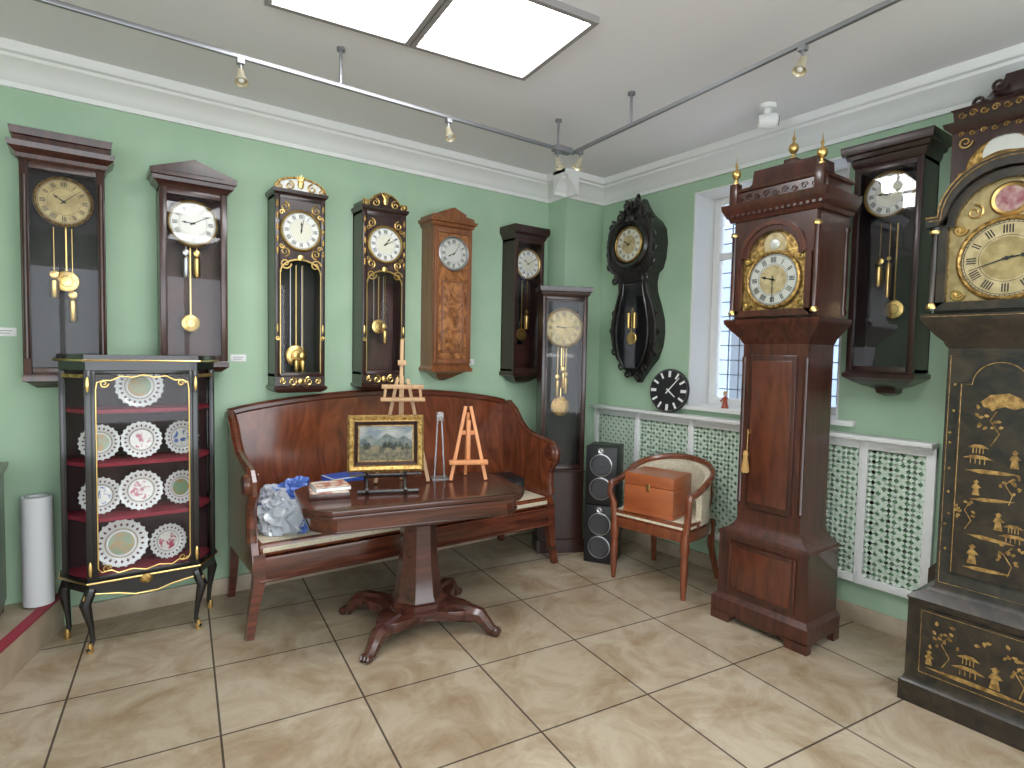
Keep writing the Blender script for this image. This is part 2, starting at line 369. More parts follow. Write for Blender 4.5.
# --- clock 1
b=B(PCN,(-3.70,0,0)); hw=.172; d=.155
case(b,hw,1.37,2.42,d,MAH2,INT,.035)
crown(b,2.42,hw,d,MAH2,[(0,.002),(.01,.01),(.03,.012),(.04,.025),(.055,.04),(.08,.045),(.081,.02),(.11,.02),(.115,.03),(.15,.035)])
b.rect([(1.30,hw-.05,-.10,0),(1.33,hw-.01,-d+.01,0),(1.335,hw+.006,-d-.003,0),(1.36,hw+.006,-d-.003,0),(1.371,hw,-d,0)],MAH2)
for sx in (-1,1): b.cyl((sx*(hw-.018),-d,1.45),.012,.9,MAH,seg=12)
dial(b,0,2.25,.112,-.10,BRD2,GOLDD,INK,10,8,BRD2)
pend(b,.005,2.14,1.85,-.07,.055); weight(b,-.045,1.76,1.86,-.09,.02,2.12); weight(b,.03,1.64,1.76,-.09,.02,2.12)
b.done()
# --- clock 2
b=B(PCN,(-3.115,0,0)); hw=.17; d=.155
case(b,hw,1.44,2.40,d,MAH,INTR,.035)
crown(b,2.40,hw,d,MAH,[(0,.002),(.015,.01),(.03,.03),(.05,.035),(.055,.045),(.07,.045)])
b.prism([(-.215,2.47),(.215,2.47),(.215,2.485),(0,2.56),(-.215,2.485)],'y',-.195,0,MAH)
b.prism([(-.15,2.478),(.15,2.478),(0,2.53)],'y',-.20,-.194,ROSE)
b.rect([(1.38,hw-.03,-.12,0),(1.40,hw-.005,-.15,0),(1.41,hw+.006,-.158,0),(1.435,hw+.006,-.158,0),(1.441,hw,-d,0)],MAH)
dial(b,0,2.225,.118,-.10,SILV,GOLD,INK,9,10,SILV)
pend(b,-.01,2.10,1.66,-.06,.05); weight(b,-.035,1.92,2.04,-.09,.018,2.1,SILP); weight(b,.02,1.92,2.04,-.09,.018,2.1)
b.done()
# --- clocks 3 and 4 (gilt mounted)
def gilt(cx,hw,z0,z1,top,dz,bobz,bobr,inner,wz):
    b=B(PCN,(cx,0,0)); d=.18
    zb=z0+.10; zt=z1-.12
    case(b,hw,zb,zt,d,ROSE,inner,.028)
    b.rect([(z0,hw-.02,-d+.02,0),(z0+.02,hw+.01,-d-.015,0),(z0+.035,hw+.012,-d-.018,0),(z0+.045,hw,-d,0),(zb,hw,-d,0)],ROSE)
    crown(b,zt,hw,d,ROSE,[(0,.0),(.012,.012),(.03,.016),(.035,0)])
    N=15
    if top=='arch': out=[(hw*cos(pi-pi*i/(N-1)),zt+.03+.075*sin(pi*i/(N-1))) for i in range(N)]
    else: out=[(-hw,zt+.03),(-hw,zt+.06),(-hw*.7,zt+.055),(-hw*.55,zt+.085),(-hw*.3,zt+.11),(0,zt+.12),(hw*.3,zt+.11),(hw*.55,zt+.085),(hw*.7,zt+.055),(hw,zt+.06),(hw,zt+.03)]
    b.prism(out,'y',-d,-.01,ROSE if top!='arch' else ENAM)
    b.tube([(x,-d-.004,z+.004) for x,z in out],.007,GOLDD,6)
    for sx in (-1,1):
        b.spiral(sx*hw*.45,zt+.055,.028,-d-.006,GOLD,1.3,sx,pi/2,.006); b.spiral(sx*hw*.8,zt+.045,.018,-d-.006,GOLD,1.3,-sx,pi/2,.005)
    b.ell((0,-d-.006,zt+.075),.02,.012,.032,GOLD,10)
    for k in range(-2,3): b.tube([(0,-d-.008,zt+.08),(k*.014,-d-.012,zt+.13-abs(k)*.008)],[.008,.003],GOLD,6)
    m0=dz-.16; r=hw-.03
    arc=[(-r,m0-.10)]+[(-r*cos(pi*i/12),m0-.10+.085*sin(pi*i/12)) for i in range(13)][1:-1]+[(r,m0-.10)]
    b.prism([(-r,zt-.02)]+[(-r,m0-.10)]+arc[1:-1]+[(r,m0-.10),(r,zt-.02)],'y',-d+.012,-d+.02,ROSE)
    b.prism([(-r,zt-.028)]+[(-r,m0-.10)]+arc[1:-1]+[(r,m0-.10),(r,zt-.028)],'y',-d-.001,-d+.004,ROSE)
    b.tube([(x,-d-.002,z) for x,z in arc],.006,GOLD,6)
    for sx in (-1,1):
        for sz in (-1,1):
            b.spiral(sx*hw*.62,dz+sz*.135,.03,-d-.003,GOLD,1.4,sx*sz,pi/2*sz,.006)
            b.spiral(sx*hw*.75,dz+sz*.10,.016,-d-.003,GOLD,1.2,-sx*sz,0,.005)
        b.spiral(sx*hw*.6,m0-.045,.035,-d-.003,GOLD,1.4,sx,0,.006)
        for k in range(5): b.ell((sx*(hw-.014),-d-.001,zt-.06-k*.07),.008,.006,.024,GOLDD,8)
        b.spiral(sx*(hw-.015),zb+.24,.014,-d-.001,GOLD,1.3,sx,0,.005); b.ell((sx*(hw-.014),-d-.001,zb+.30),.007,.006,.03,GOLD,8)
        b.tube([(sx*(hw-.030),-d-.001,zb+.02),(sx*(hw-.030),-d-.001,m0-.1)],.003,GOLD,4)
        b.spiral(sx*.05,z0+.07,.028,-d-.004,GOLD,1.4,sx,pi/2,.006); b.spiral(sx*.105,z0+.072,.02,-d-.004,GOLD,1.4,-sx,pi/2,.005)
    b.ell((0,-d-.004,z0+.07),.02,.01,.022,GOLD,10)
    b.ell((0,-d-.004,dz-.165),.022,.008,.02,GOLD,10)
    b.tube([(-hw,-d-.004,z0+.022),(hw,-d-.004,z0+.022)],.006,GOLDD,6)
    dial(b,0,dz,.112,-d-.004,ENAM,GOLD,INK,12 if top=='arch' else 1,2 if top=='arch' else 10,CREAMD)
    pend(b,0,m0-.04,bobz,-.08,bobr); 
    for sx in (-1,1): b.box(sx*.035-.002,sx*.035+.002,-.082,-.078,bobz+.02,m0-.04,SILP)
    for wx in wz: weight(b,wx,bobz-.12,bobz-.02,-.12,.018,m0-.04)
    b.done()
gilt(-2.535,.152,1.25,2.58,'arch',2.25,1.48,.068,INT,(-.01,.03))
gilt(-1.98,.155,1.26,2.57,'swan',2.235,1.69,.05,INTR,(.03,))
# --- clock 5 burl walnut
b=B(PCN,(-1.455,0,0)); hw=.158; d=.18
b.rect([(1.42,hw,-d,0),(2.42,hw,-d,0)],WALN)
crown(b,2.42,hw,d,WALN,[(0,.0),(.01,.012),(.03,.018),(.035,.03),(.055,.034)])
b.prism([(-.17,2.475),(.17,2.475),(.17,2.50),(.10,2.51),(.10,2.525),(0,2.565),(-.10,2.525),(-.10,2.51),(-.17,2.50)],'y',-.20,0,WALN)
b.frame(-hw+.005,hw-.005,1.44,2.41,-d-.02,-d,.032,WALN)
b.box(-hw+.036,hw-.036,-d-.010,-d,1.475,2.375,BURL)
b.frame(-.095,.095,1.52,2.04,-d-.018,-d-.009,.012,WALN); b.box(-.082,.082,-d-.014,-d-.009,1.535,2.03,BURL,.002)
dial(b,0,2.235,.112,-d-.012,SILV,SILP,INK,8,6,SILV)
b.rect([(1.31,.02,-.05,0),(1.33,.06,-.08,0),(1.36,hw-.06,-.14,0),(1.375,hw-.03,-.16,0),(1.38,hw+.012,-d-.018,0),(1.40,hw+.016,-d-.022,0),(1.42,hw,-d,0)],WALN)
b.done()
# --- clock 6
b=B(PCN,(-.745,0,0)); hw=.145; d=.18
case(b,hw,1.38,2.43,d,ROSE,INTR,.028)
crown(b,2.43,hw,d,ROSE,[(0,.002),(.015,.01),(.03,.014),(.045,.028),(.07,.032),(.10,.03)])
b.rect([(1.28,.03,-.08,0),(1.30,.08,-.12,0),(1.34,hw-.02,-.16,0),(1.345,hw+.01,-.19,0),(1.37,hw+.012,-.192,0),(1.381,hw,-d,0)],ROSE)
dial(b,0,2.24,.108,-.15,ENAM,GOLD,INK,10,10,CREAMD)
pend(b,-.0,2.12,1.68,-.08,.05); weight(b,.03,1.72,1.84,-.11,.018,2.12); b.box(-.06,.06,-.02,-.016,1.60,2.1,INTL)
b.done()
# --- clock 7 floor-standing in corner
b=B('longcase_clock',(-.595,-.385,0),math.radians(-28)); hw=.172; d=.20
b.rect([(0,hw+.012,-d-.012,.0),(.10,hw+.012,-d-.012,0),(.11,hw,-d,0),(.62,hw,-d,0),(.625,hw+.01,-d-.01,0),(.64,hw,-d,0)],ROSE)
case(b,hw,.64,1.96,d,ROSE,INT,.026)
crown(b,1.96,hw,d,ROSE,[(0,.002),(.015,.012),(.03,.015),(.035,.025),(.06,.03),(.07,.03)])
b.frame(-hw+.026,hw-.026,.67,1.93,-d-.004,-d+.01,.006,MAH2,.001)
dial(b,0,1.725,.135,-.15,BRD2,GOLDD,INK,9,14,BRD2)
pend(b,.0,1.58,1.12,-.09,.075,GOLDD); 
for wx,zz in ((-.035,1.20),(.03,1.22),(.01,1.26)): weight(b,wx,zz,zz+.13,-.12,.018,1.58)
b.box(-hw+.03,hw-.03,-.06,-.016,1.50,1.53,MAH)
b.done()
# --- clock 8 ornate
b=B('carved_pendulum_clock',(0,-.715,0),-pi/2)
prof=[(1.31,.015,.03),(1.36,.05,.05),(1.42,.10,.07),(1.50,.175,.09),(1.60,.215,.10),(1.70,.228,.11),(1.80,.222,.11),(1.92,.185,.11),(2.02,.145,.12),(2.10,.135,.13),(2.17,.15,.15),(2.20,.19,.17),(2.28,.215,.18),(2.40,.225,.18),(2.50,.21,.18),(2.56,.17,.17),(2.60,.12,.15),(2.64,.08,.10),(2.70,.04,.07),(2.76,.008,.04)]
b.rect([(z,w,-dd,0) for z,w,dd in prof],BLKC)
for s in (-1,1):
    b.tube([(s*w,-dd-.004,z) for z,w,dd in prof[1:11]],.014,BLKC,8)
    b.tube([(s*w,-dd-.004,z) for z,w,dd in prof[10:19]],.016,BLKC,8)
    for (x,z,r) in ((.20,2.55,.045),(.23,2.44,.03),(.22,2.24,.04),(.16,2.12,.035),(.12,2.62,.04),(.06,2.70,.03),(.235,2.34,.03)): b.spiral(s*x,z,r,-.17,BLKC,1.4,s,pi/2,.014)
    for (x,z,r) in ((.23,1.72,.03),(.20,1.55,.035),(.12,1.43,.035),(.05,1.37,.03),(.21,1.86,.028)): b.spiral(s*x,z,r,-.11,BLKC,1.4,-s,0,.012)
    for k in range(3): b.ell((s*(.03+.035*k),-.14,2.70-.03*k),.018,.02,.045,BLKC,8)
b.ell((0,-.10,2.75),.022,.02,.045,BLKC,10); b.ell((0,-.18,2.58),.05,.03,.04,BLKC,12)
b.lathe([(.15,0),(.15,.02),(.175,.03),(.19,.01),(.19,0)],(0,-.18,2.385),BLK,'y',40)
dial(b,0,2.385,.125,-.188,CREAMD,GOLDD,INK,10,9,BRD)
gp=[(z,w*.72,dd) for z,w,dd in prof if 1.42<=z<=2.11]
pl=[(-w,z) for z,w,dd in gp]+[(w,z) for z,w,dd in reversed(gp)]
b.prism(pl,'y',-.128,-.105,flat('dark_pane',(.01,.01,.012),.12,0,.2))
b.tube([(x,-.13,z) for x,z in pl+[pl[0]]],.008,BLK,6)
b.lathe([(0,.006),(.045,.004),(.05,0)],(.0,-.130,1.66),GOLD,'y',24); b.box(-.004,.004,-.133,-.129,1.66,1.90,GOLD)
for sx in (-.03,.03): b.cyl((sx,-.136,1.74),.012,.12,GOLD,seg=12)
b.done()
# --- round black clock
b=B('round_clock',(-.088,-1.06,1.101),math.radians(-82)); R=.165
b.M=Matrix.Rotation(math.radians(-7),4,'X')
b.lathe([(0,.02),(R*.97,.02),(R,.014),(R,0),(0,0)],(0,0,R),INK,'y',48)
for h in range(12):
    w=.011 if h%3==0 else .008; b.rq(0,R,h*pi/6,R*.62,R*.9,w,w,-.0215,WHITE)
for k in range(60): b.rq(0,R,k*pi/30,R*.92,R*.955,.001,.001,-.0215,WHITE)
b.rq(0,R,math.radians(128),-.02,R*.45,.006,.004,-.023,WHITE); b.rq(0,R,math.radians(40),-.03,R*.78,.005,.003,-.024,WHITE)
b.done()
# --- clock 9
b=B(PCN,(0,-2.535,0),-pi/2); hw=.165; d=.2
case(b,hw,1.46,2.56,d,ROSE,INT,.032,glassmat('pane_glass_reflective',1.2))
crown(b,2.56,hw,d,ROSE,[(0,.002),(.015,.01),(.04,.014),(.045,.03),(.065,.035),(.07,.05),(.10,.055),(.115,.055)])
b.rect([(1.33,.02,-.06,0),(1.345,.045,-.09,0),(1.37,.05,-.1,0),(1.385,.10,-.14,0),(1.41,hw-.02,-.18,0),(1.43,hw+.012,-.212,0),(1.45,hw+.014,-.214,0),(1.461,hw,-d,0)],ROSE)
dial(b,0,2.40,.11,-.17,ENAM,GOLD,INK,9,12,CREAMD)
pend(b,.02,2.26,1.80,-.09,.05); weight(b,-.05,1.92,2.04,-.12,.02,2.26); weight(b,.0,1.86,2.05,-.13,.012,2.26)
b.done()

# ------------------------------------------------------------------ longcases
def arch(hw,z0,zs,r,n=13):
    p=[(-hw,z0),(-hw,zs),(-r,zs)]
    p+=[(-r*cos(pi*i/(n-1)),zs+r*sin(pi*i/(n-1))*.95) for i in range(1,n-1)]
    return p+[(r,zs),(hw,zs),(hw,z0)]
def finial(b,x,y,z,s,m=GOLD):
    b.lathe([(r*s,h*s) for r,h in [(0,0),(.02,0),(.02,.012),(.008,.02),(.008,.03),(.026,.05),(.03,.068),(.024,.088),(.008,.10),(.006,.112),(.012,.122),(.004,.14),(.0,.19)]],(x,y,z),m,'z',16)
# mahogany longcase
b=B('longcase_clock',(-.31,-2.17,0),-pi/2); LW=MAH2
b.rect([(.05,.285,-.345,0),(.13,.285,-.345,0),(.14,.275,-.335,0),(.155,.262,-.32,0),(.50,.262,-.32,0),(.51,.268,-.325,0),(.525,.26,-.32,0),(.545,.225,-.30,0),(.57,.20,-.28,0),(.60,.185,-.27,0),(1.60,.185,-.27,0),(1.615,.195,-.28,0),(1.63,.20,-.285,0),(1.66,.225,-.31,0),(1.70,.262,-.335,0),(1.715,.27,-.345,0),(1.735,.272,-.347,0),(1.74,.255,-.335,0)],LW)
for sx in (-1,1): b.prism([(sx*.285,0),(sx*.17,0),(sx*.16,.03),(sx*.12,.055),(sx*.285,.055)],'y',-.345,-.30,LW); b.box(sx*.285,sx*.25,-.06,0,0,.055,LW)
b.box(-.12,.12,-.335,-.30,.035,.055,LW)
b.frame(-.20,.20,.18,.47,-.332,-.32,.022,MAH,.004); b.box(-.178,.178,-.327,-.32,.20,.45,MAHT,.002)
b.box(-.135,.135,-.288,-.27,.68,1.54,MAH,.004); b.box(-.115,.115,-.293,-.287,.71,1.51,MAHT,.003)
b.tube([(-.118,-.292,1.10),(-.118,-.302,1.12)],.006,GOLD,8)
ts=flat('tassel_gold',(.42,.24,.08),.8)
b.tube([(-.118,-.302,1.12),(-.118,-.305,.99)],.003,ts,6); b.lathe([(0,0),(.02,.0),(.024,.01),(.012,.09),(.016,.10),(.012,.12),(0,.125)],(-.118,-.318,.88),ts,'z',14)
for sx in (-1,1):
    b.lathe([(.012,0),(.016,.01),(.013,.02),(.013,.80),(.016,.82),(.012,.84)],(sx*.178,-.265,.69),MAH,'z',12)
# hood
b.box(-.235,.235,-.30,0,1.74,2.30,LW)
b.ring(arch(.212,1.755,2.08,.165),arch(.18,1.785,2.07,.145),'y',-.335,-.30,LW,False); b.box(-.212,.212,-.335,-.30,1.75,1.785,LW)
b.prism(arch(.181,1.78,2.07,.146),'y',-.306,-.30,GOLDD)
b.prism([(-.23,2.07),(-.168,2.07)]+[(-.168*cos(pi*i/12),2.07+.162*sin(pi*i/12)) for i in range(1,12)]+[(.168,2.07),(.23,2.07),(.23,2.30),(-.23,2.30)],'y',-.33,-.30,MAH)
b.ring([(-.188*cos(pi*i/16),2.075+.185*sin(pi*i/16)) for i in range(17)],[(-.165*cos(pi*i/16),2.075+.16*sin(pi*i/16)) for i in range(17)],'y',-.345,-.33,MAHT,False)
dial(b,0,1.945,.138,-.312,SILV,GOLDD,INK,9,30,BRD)
b.lathe([(0,.004),(.060,.004),(.065,0)],(0,-.308,2.135),BRD,'y',24); b.ell((0,-.314,2.135),.03,.006,.03,SILV,14)
for sx in (-1,1):
    for zz in (1.815,2.06): b.spiral(sx*.15,zz,.022,-.314,GOLD,1.4,sx,0,.006); b.ell((sx*.162,-.312,zz),.012,.004,.018,GOLD,8)
    for yy in (-.325,-.02): b.lathe([(.018,0),(.020,.015),(.013,.03),(.015,.20),(.012,.43),(.02,.445),(.02,.46)],(sx*.232,yy,1.76),MAH,'z',14)
    for zz in (1.765,2.20): b.lathe([(.021,0),(.022,.01),(.015,.024)],(sx*.232,-.325,zz),GOLD,'z',14)
b.prism(arch(.178,1.785,2.07,.143),'y',-.326,-.323,GLASS)
b.rect([(2.28,.255,-.34,0),(2.30,.262,-.347,0),(2.305,.27,-.355,0),(2.325,.28,-.365,0),(2.35,.292,-.375,0),(2.375,.295,-.378,0),(2.38,.25,-.33,-.03),(2.44,.25,-.33,-.03),(2.445,.262,-.342,-.02),(2.46,.265,-.345,-.02),(2.465,.20,-.28,-.06),(2.50,.18,-.26,-.07),(2.57,.175,-.255,-.07)],LW)
for i in range(-4,5): b.spiral(i*.052,2.41,.018,-.333,MAH,1.3,1 if i%2 else -1,0,.004)
for i in range(17): b.box(-.27+i*.0325,-.27+i*.0325+.016,-.362,-.35,2.305,2.32,MAH)
for sx in (-1,1): b.box(sx*.262,sx*.215,-.35,-.30,2.375,2.495,LW,.003); finial(b,sx*.238,-.325,2.495,.85)
b.box(-.035,.035,-.20,-.13,2.57,2.61,LW,.003); finial(b,0,-.165,2.61,.9)
b.done()

# chinoiserie longcase
b=B('japanned_longcase_clock',(-.31,-3.165,0),-pi/2)
b.rect([(0,.29,-.355,0),(.09,.29,-.355,0),(.10,.28,-.345,0),(.12,.272,-.34,0),(.46,.272,-.34,0),(.475,.278,-.346,0),(.49,.265,-.335,0),(.515,.22,-.31,0),(.54,.19,-.295,0),(1.58,.19,-.295,0),(1.595,.20,-.305,0),(1.61,.205,-.31,0),(1.64,.235,-.33,0),(1.69,.272,-.355,0),(1.705,.28,-.362,0),(1.725,.28,-.362,0),(1.73,.26,-.345,0)],JAP)
b.box(-.245,.245,-.315,0,1.73,2.20,JAP)
A0=arch(.232,1.75,2.10,.205,17)
b.ring(A0,arch(.20,1.775,2.09,.178,17),'y',-.35,-.315,JAP,False); b.box(-.232,.232,-.35,-.315,1.74,1.775,JAP)
oa=[(-.275,2.14),(-.232,2.14)]+[(-.232*cos(pi*i/16),2.14+.215*sin(pi*i/16)) for i in range(1,16)]+[(.232,2.14),(.275,2.14)]
ob=[(x,z-.045) if abs(x)>.23 and z<=2.141 else (x*.89,2.10+(z-2.14)*.93) for x,z in oa]
b.ring(oa,ob,'y',-.375,0,JAP,False)
b.prism([(-.225*cos(pi*i/16),2.10+.20*sin(pi*i/16)) for i in range(17)],'y',-.315,0,JAP)
b.tube([(x,-.377,z-.006) for x,z in oa],.0035,GOLDP,6); b.tube([(x*.95,-.377,z-.02) for x,z in oa],.002,GOLDP,6)
b.prism(arch(.20,1.77,2.09,.178,17),'y',-.323,-.315,GOLDD)
b.prism(arch(.196,1.78,2.09,.174,17),'y',-.3245,-.323,BRD2)
dial(b,0,1.94,.152,-.328,BRD,GOLDD,INK,2,42,BRD2)
for sx in (-1,1):
    for zz in (1.805,2.075):
        b.spiral(sx*.16,zz,.025,-.329,GOLD,1.4,sx,0,.006); b.ell((sx*.172,-.328,zz),.015,.004,.02,GOLDD,8)
    b.spiral(sx*.115,2.14,.032,-.329,GOLD,1.4,sx,pi/2,.006)
    b.lathe([(.018,0),(.020,.015),(.013,.03),(.015,.20),(.012,.32),(.02,.335),(.02,.36)],(sx*.247,-.34,1.74),JAP,'z',14)
    for zz in (1.75,2.07): b.lathe([(.021,0),(.022,.01),(.015,.024)],(sx*.247,-.34,zz),GOLD,'z',14)
b.lathe([(.05,0),(.05,.008),(.06,.012),(.068,.006),(.068,0)],(0,-.326,2.175),GOLD,'y',30,cap=False); b.lathe([(0,.004),(.05,.004)],(0,-.328,2.175),noisy('painted_cameo',(.25,.06,.08),(.45,.32,.28),(1,1,1),35,.5,0),'y',24)
b.prism(arch(.197,1.776,2.09,.175,17),'y',-.343,-.340,GLASS)
# trunk door
b.prism(arch(.14,.62,1.44,.10,13),'y',-.312,-.295,JAP)
b.tube([(x*.93,-.314,z*.985+.012) for x,z in arch(.14,.62,1.44,.10,13)],.0018,GOLDP,5)
b.box(-.225,.225,-.348,-.34,.145,.44,JAP)
def line(pts,y,t=.003): b.tube([(x,y,z) for x,z in pts],t,GOLDP,5)
line([(-.215,.155),(.215,.155),(.215,.43),(-.215,.43),(-.215,.155)],-.349,.0015)
line([(-.178,.56),(-.178,1.55),(.178,1.55),(.178,.56),(-.178,.56)],-.296,.0014)
line([(-.27,1.715),(.27,1.715)],-.363,.0015)
def leaf(cx,cz,L_,a,w,y):
    d=(cos(a),sin(a)); n=(-d[1],d[0])
    P=[(0,0),(.3,w),(.7,w*.8),(1,0),(.7,-w*.8),(.3,-w)]
    b.prism([(cx+d[0]*L_*u+n[0]*L_*v,cz+d[1]*L_*u+n[1]*L_*v) for u,v in P],'y',y-.002,y,GOLDP)
def tree(cx,cz,s,y,lean=0):
    pts=[(cx,cz),(cx+.2*s+lean*s,cz+.4*s),(cx-.05*s+lean*s,cz+.8*s),(cx+.1*s,cz+1.1*s)]
    line(pts,y-.001,.002)
    for i in range(12):
        px=cx+random.uniform(-.4,.45)*s; pz=cz+(.5+.75*random.random())*s
        leaf(px,pz,.09*s+.008,random.uniform(0,6.28),.3,y)
def pagoda(cx,cz,s,y):
    for k in range(2):
        z=cz+k*.45*s; w=.4*s*(1-.3*k)
        for u in (-.6,-.2,.2,.6): line([(cx+w*u,z),(cx+w*u,z+.24*s)],y-.001,.002)
        b.prism([(cx-w*1.3,z+.22*s),(cx+w*1.3,z+.22*s),(cx+w*.5,z+.36*s),(cx-w*.5,z+.36*s)],'y',y-.003,y,GOLDP)
def man(cx,cz,s,y):
    s*=.85
    b.prism([(cx-.20*s,cz),(cx+.22*s,cz),(cx+.13*s,cz+.5*s),(cx+.3*s,cz+.55*s),(cx+.1*s,cz+.75*s),(cx-.12*s,cz+.75*s),(cx-.25*s,cz+.5*s),(cx-.12*s,cz+.45*s)],'y',y-.003,y,GOLDP)
    b.lathe([(0,.003),(.11*s,.002)],(cx,y,cz+.87*s),GOLDP,'y',10); b.prism([(cx-.18*s,cz+.93*s),(cx+.18*s,cz+.93*s),(cx,cz+1.08*s)],'y',y-.004,y,GOLDP)
y=-.3125
b.prism([(-.06,1.36),(-.03,1.39),(.03,1.40),(.07,1.38),(.085,1.35),(.05,1.335),(.02,1.345),(-.02,1.33),(-.05,1.34)],'y',y-.003,y,GOLDP)
tree(-.02,1.18,.13,y); pagoda(-.06,1.10,.10,y); man(.06,1.10,.08,y); man(-.06,.97,.07,y); tree(.05,.95,.10,y,-.1); tree(-.09,.82,.10,y); man(.02,.84,.08,y)
pagoda(.07,.80,.09,y); tree(.06,.66,.11,y,-.1); man(-.06,.68,.09,y); leaf(-.08,.80,.16,-.05,.05,y); leaf(-.10,1.07,.18,.03,.05,y); leaf(-.08,.95,.15,.1,.05,y); leaf(-.09,.66,.16,0.05,.05,y)
for i in range(18):
    s=random.choice((-1,1)); leaf(s*.160,.62+i*.05,.014,random.uniform(0,6.28),.35,-.2955)
y=-.3485
tree(-.13,.21,.12,y); pagoda(-.04,.21,.11,y); man(.05,.20,.10,y); tree(.13,.20,.12,y,-.1); leaf(-.19,.185,.38,0,.025,y); man(-.18,.20,.07,y)
for i in range(7): leaf(random.uniform(-.2,.2),random.uniform(.34,.41),.022,random.uniform(0,6.28),.3,y)
b.done()
# pagoda-top longcase behind it
b=B('longcase_clock',(-.022,-3.04,0),-pi/2)
b.rect([(0,.22,-.245,0),(.12,.22,-.245,0),(.13,.205,-.235,0),(.5,.205,-.235,0),(.56,.16,-.20,0),(2.00,.16,-.20,0),(2.10,.20,-.24,0),(2.13,.205,-.245,0),(2.60,.205,-.245,0),(2.61,.215,-.255,0),(2.63,.235,-.265,0),(2.65,.24,-.27,0),(2.655,.20,-.25,0),(2.70,.205,-.25,0),(2.71,.215,-.26,0),(2.725,.15,-.22,0),(2.76,.10,-.17,-.02),(2.80,.075,-.15,-.03),(2.84,.05,-.13,-.04),(2.86,.045,-.13,-.04)],ROSE)
b.ring(arch(.19,2.15,2.42,.155,15),arch(.17,2.17,2.41,.14,15),'y',-.265,-.245,ROSE,False)
b.prism(arch(.17,2.17,2.41,.14,15),'y',-.252,-.245,GOLDD); dial(b,0,2.33,.13,-.254,ENAM,GOLD,INK,7,5)
b.lathe([(0,.004),(.08,.004)],(0,-.2515,2.47),SILV,'y',24)
for i in range(-4,5): b.spiral(i*.042,2.678,.016,-.253,GOLDD,1.3,1 if i%2 else -1,0,.004); b.spiral(i*.042,2.59,.012,-.25,GOLDD,1.3,-1 if i%2 else 1,0,.003)
for s in (-1,1): b.spiral(s*.15,2.55,.03,-.25,GOLD,1.4,s,0,.005); b.spiral(s*.12,2.74,.03,-.20,ROSE,1.4,s,0,.012); b.spiral(s*.06,2.81,.03,-.16,ROSE,1.4,s,0,.01)
b.done()
# dark cabinet edge at far left
b=B('low_cabinet',(-4.23,-.30,.182)); b.box(-.27,.27,-.2,.2,.06,.72,ROSE,.004); b.rect([(.72,.285,-.215,.2),(.75,.29,-.22,.2)],MAH)
for sx in (-.24,.24):
    for sy in (-.17,.17): b.cyl((sx,sy,0),.02,.07,MAH,seg=10,r2=.025)
for sx in (-.13,.13): b.frame(sx-.12,sx+.12,.10,.68,-.212,-.2,.02,MAH)
b.done()

# ------------------------------------------------------------------ display cabinet
VM=Matrix.Diagonal((.975,.90,1,1))
b=B('display_cabinet',(-3.385,-.138,0)); b.M=VM
def octo(g): return [(-.355-g,-.03),(-.355-g,-.14),(-.245-g*.6,-.33-g),(.245+g*.6,-.33-g),(.355+g,-.14),(.355+g,-.03)]
b.prism(octo(.0),'z',.30,.35,BLK); b.prism(octo(.012),'z',.345,.36,BLK)
b.prism(octo(0),'z',1.40,1.44,BLK); b.prism(octo(.02),'z',1.44,1.455,BLK); b.prism(octo(.01),'z',1.455,1.475,BLK)
b.tube([(x,y,1.448) for x,y in octo(.021)],.005,GOLD,6); b.tube([(x,y,.352) for x,y in octo(.013)],.005,GOLD,6)
b.box(-.35,.35,-.045,-.03,.35,1.40,flat('cabinet_back',(.035,.008,.012),.7))
for (x,y) in ((-.342,-.04),(.342,-.04),(-.342,-.14),(.342,-.14),(-.238,-.318),(.238,-.318)): b.box(x-.014,x+.014,y-.014,y+.014,.35,1.40,BLK,.002)
for s in (-1,1):
    b.add([(s*.342,-.15,.36),(s*.24,-.322,.36),(s*.24,-.322,1.40),(s*.342,-.15,1.40)],[(0,1,2,3)],GLASS)
    b.add([(s*.350,-.04,.36),(s*.35,-.14,.36),(s*.35,-.14,1.40),(s*.35,-.04,1.40)],[(0,1,2,3)],GLASS)
    b.tube([(s*.336,-.158,1.37),(s*.25,-.306,1.37)],.012,GOLDD,4)
b.frame(-.225,.225,.36,1.40,-.335,-.32,.02,BLK); b.box(-.205,.205,-.330,-.328,.38,1.38,GLASS)
def bord(pts): b.tube([(x,-.338,z) for x,z in pts],.0035,GOLD,6)
for s in (-1,1):
    bord([(s*(.205),.42+i*.04) for i in range(23)])
    bord([(s*.205,1.30),(s*.20,1.34),(s*.17,1.352),(s*.14,1.35),(s*.10,1.372),(s*.05,1.365),(0,1.378)])
    bord([(s*.205,.42),(s*.19,.40),(s*.15,.405),(s*.12,.385),(s*.06,.395),(0,.38)])
    b.spiral(s*.17,1.335,.02,-.338,GOLD,1.3,s,0,.004); b.spiral(s*.17,.415,.02,-.338,GOLD,1.3,-s,0,.004)
    b.ell((s*.238,-.336,1.33),.009,.006,.04,GOLD,8); b.ell((s*.238,-.336,.42),.009,.006,.04,GOLD,8)
b.ell((0,-.345,.335),.03,.01,.025,GOLDD,12); b.prism([(-.22,.30),(.22,.30),(.12,.285),(.05,.265),(-.05,.265),(-.12,.285)],'y',-.33,-.30,BLK)
bord([(-.22,.298),(-.12,.282),(-.05,.262),(.05,.262),(.12,.282),(.22,.298)])
for z in (.645,.92,1.185): b.prism([(x*.93,y*.93-.003) for x,y in octo(0)],'z',z,z+.018,RED)
b.prism([(x*.93,y*.93-.003) for x,y in octo(0)],'z',.358,.366,RED)
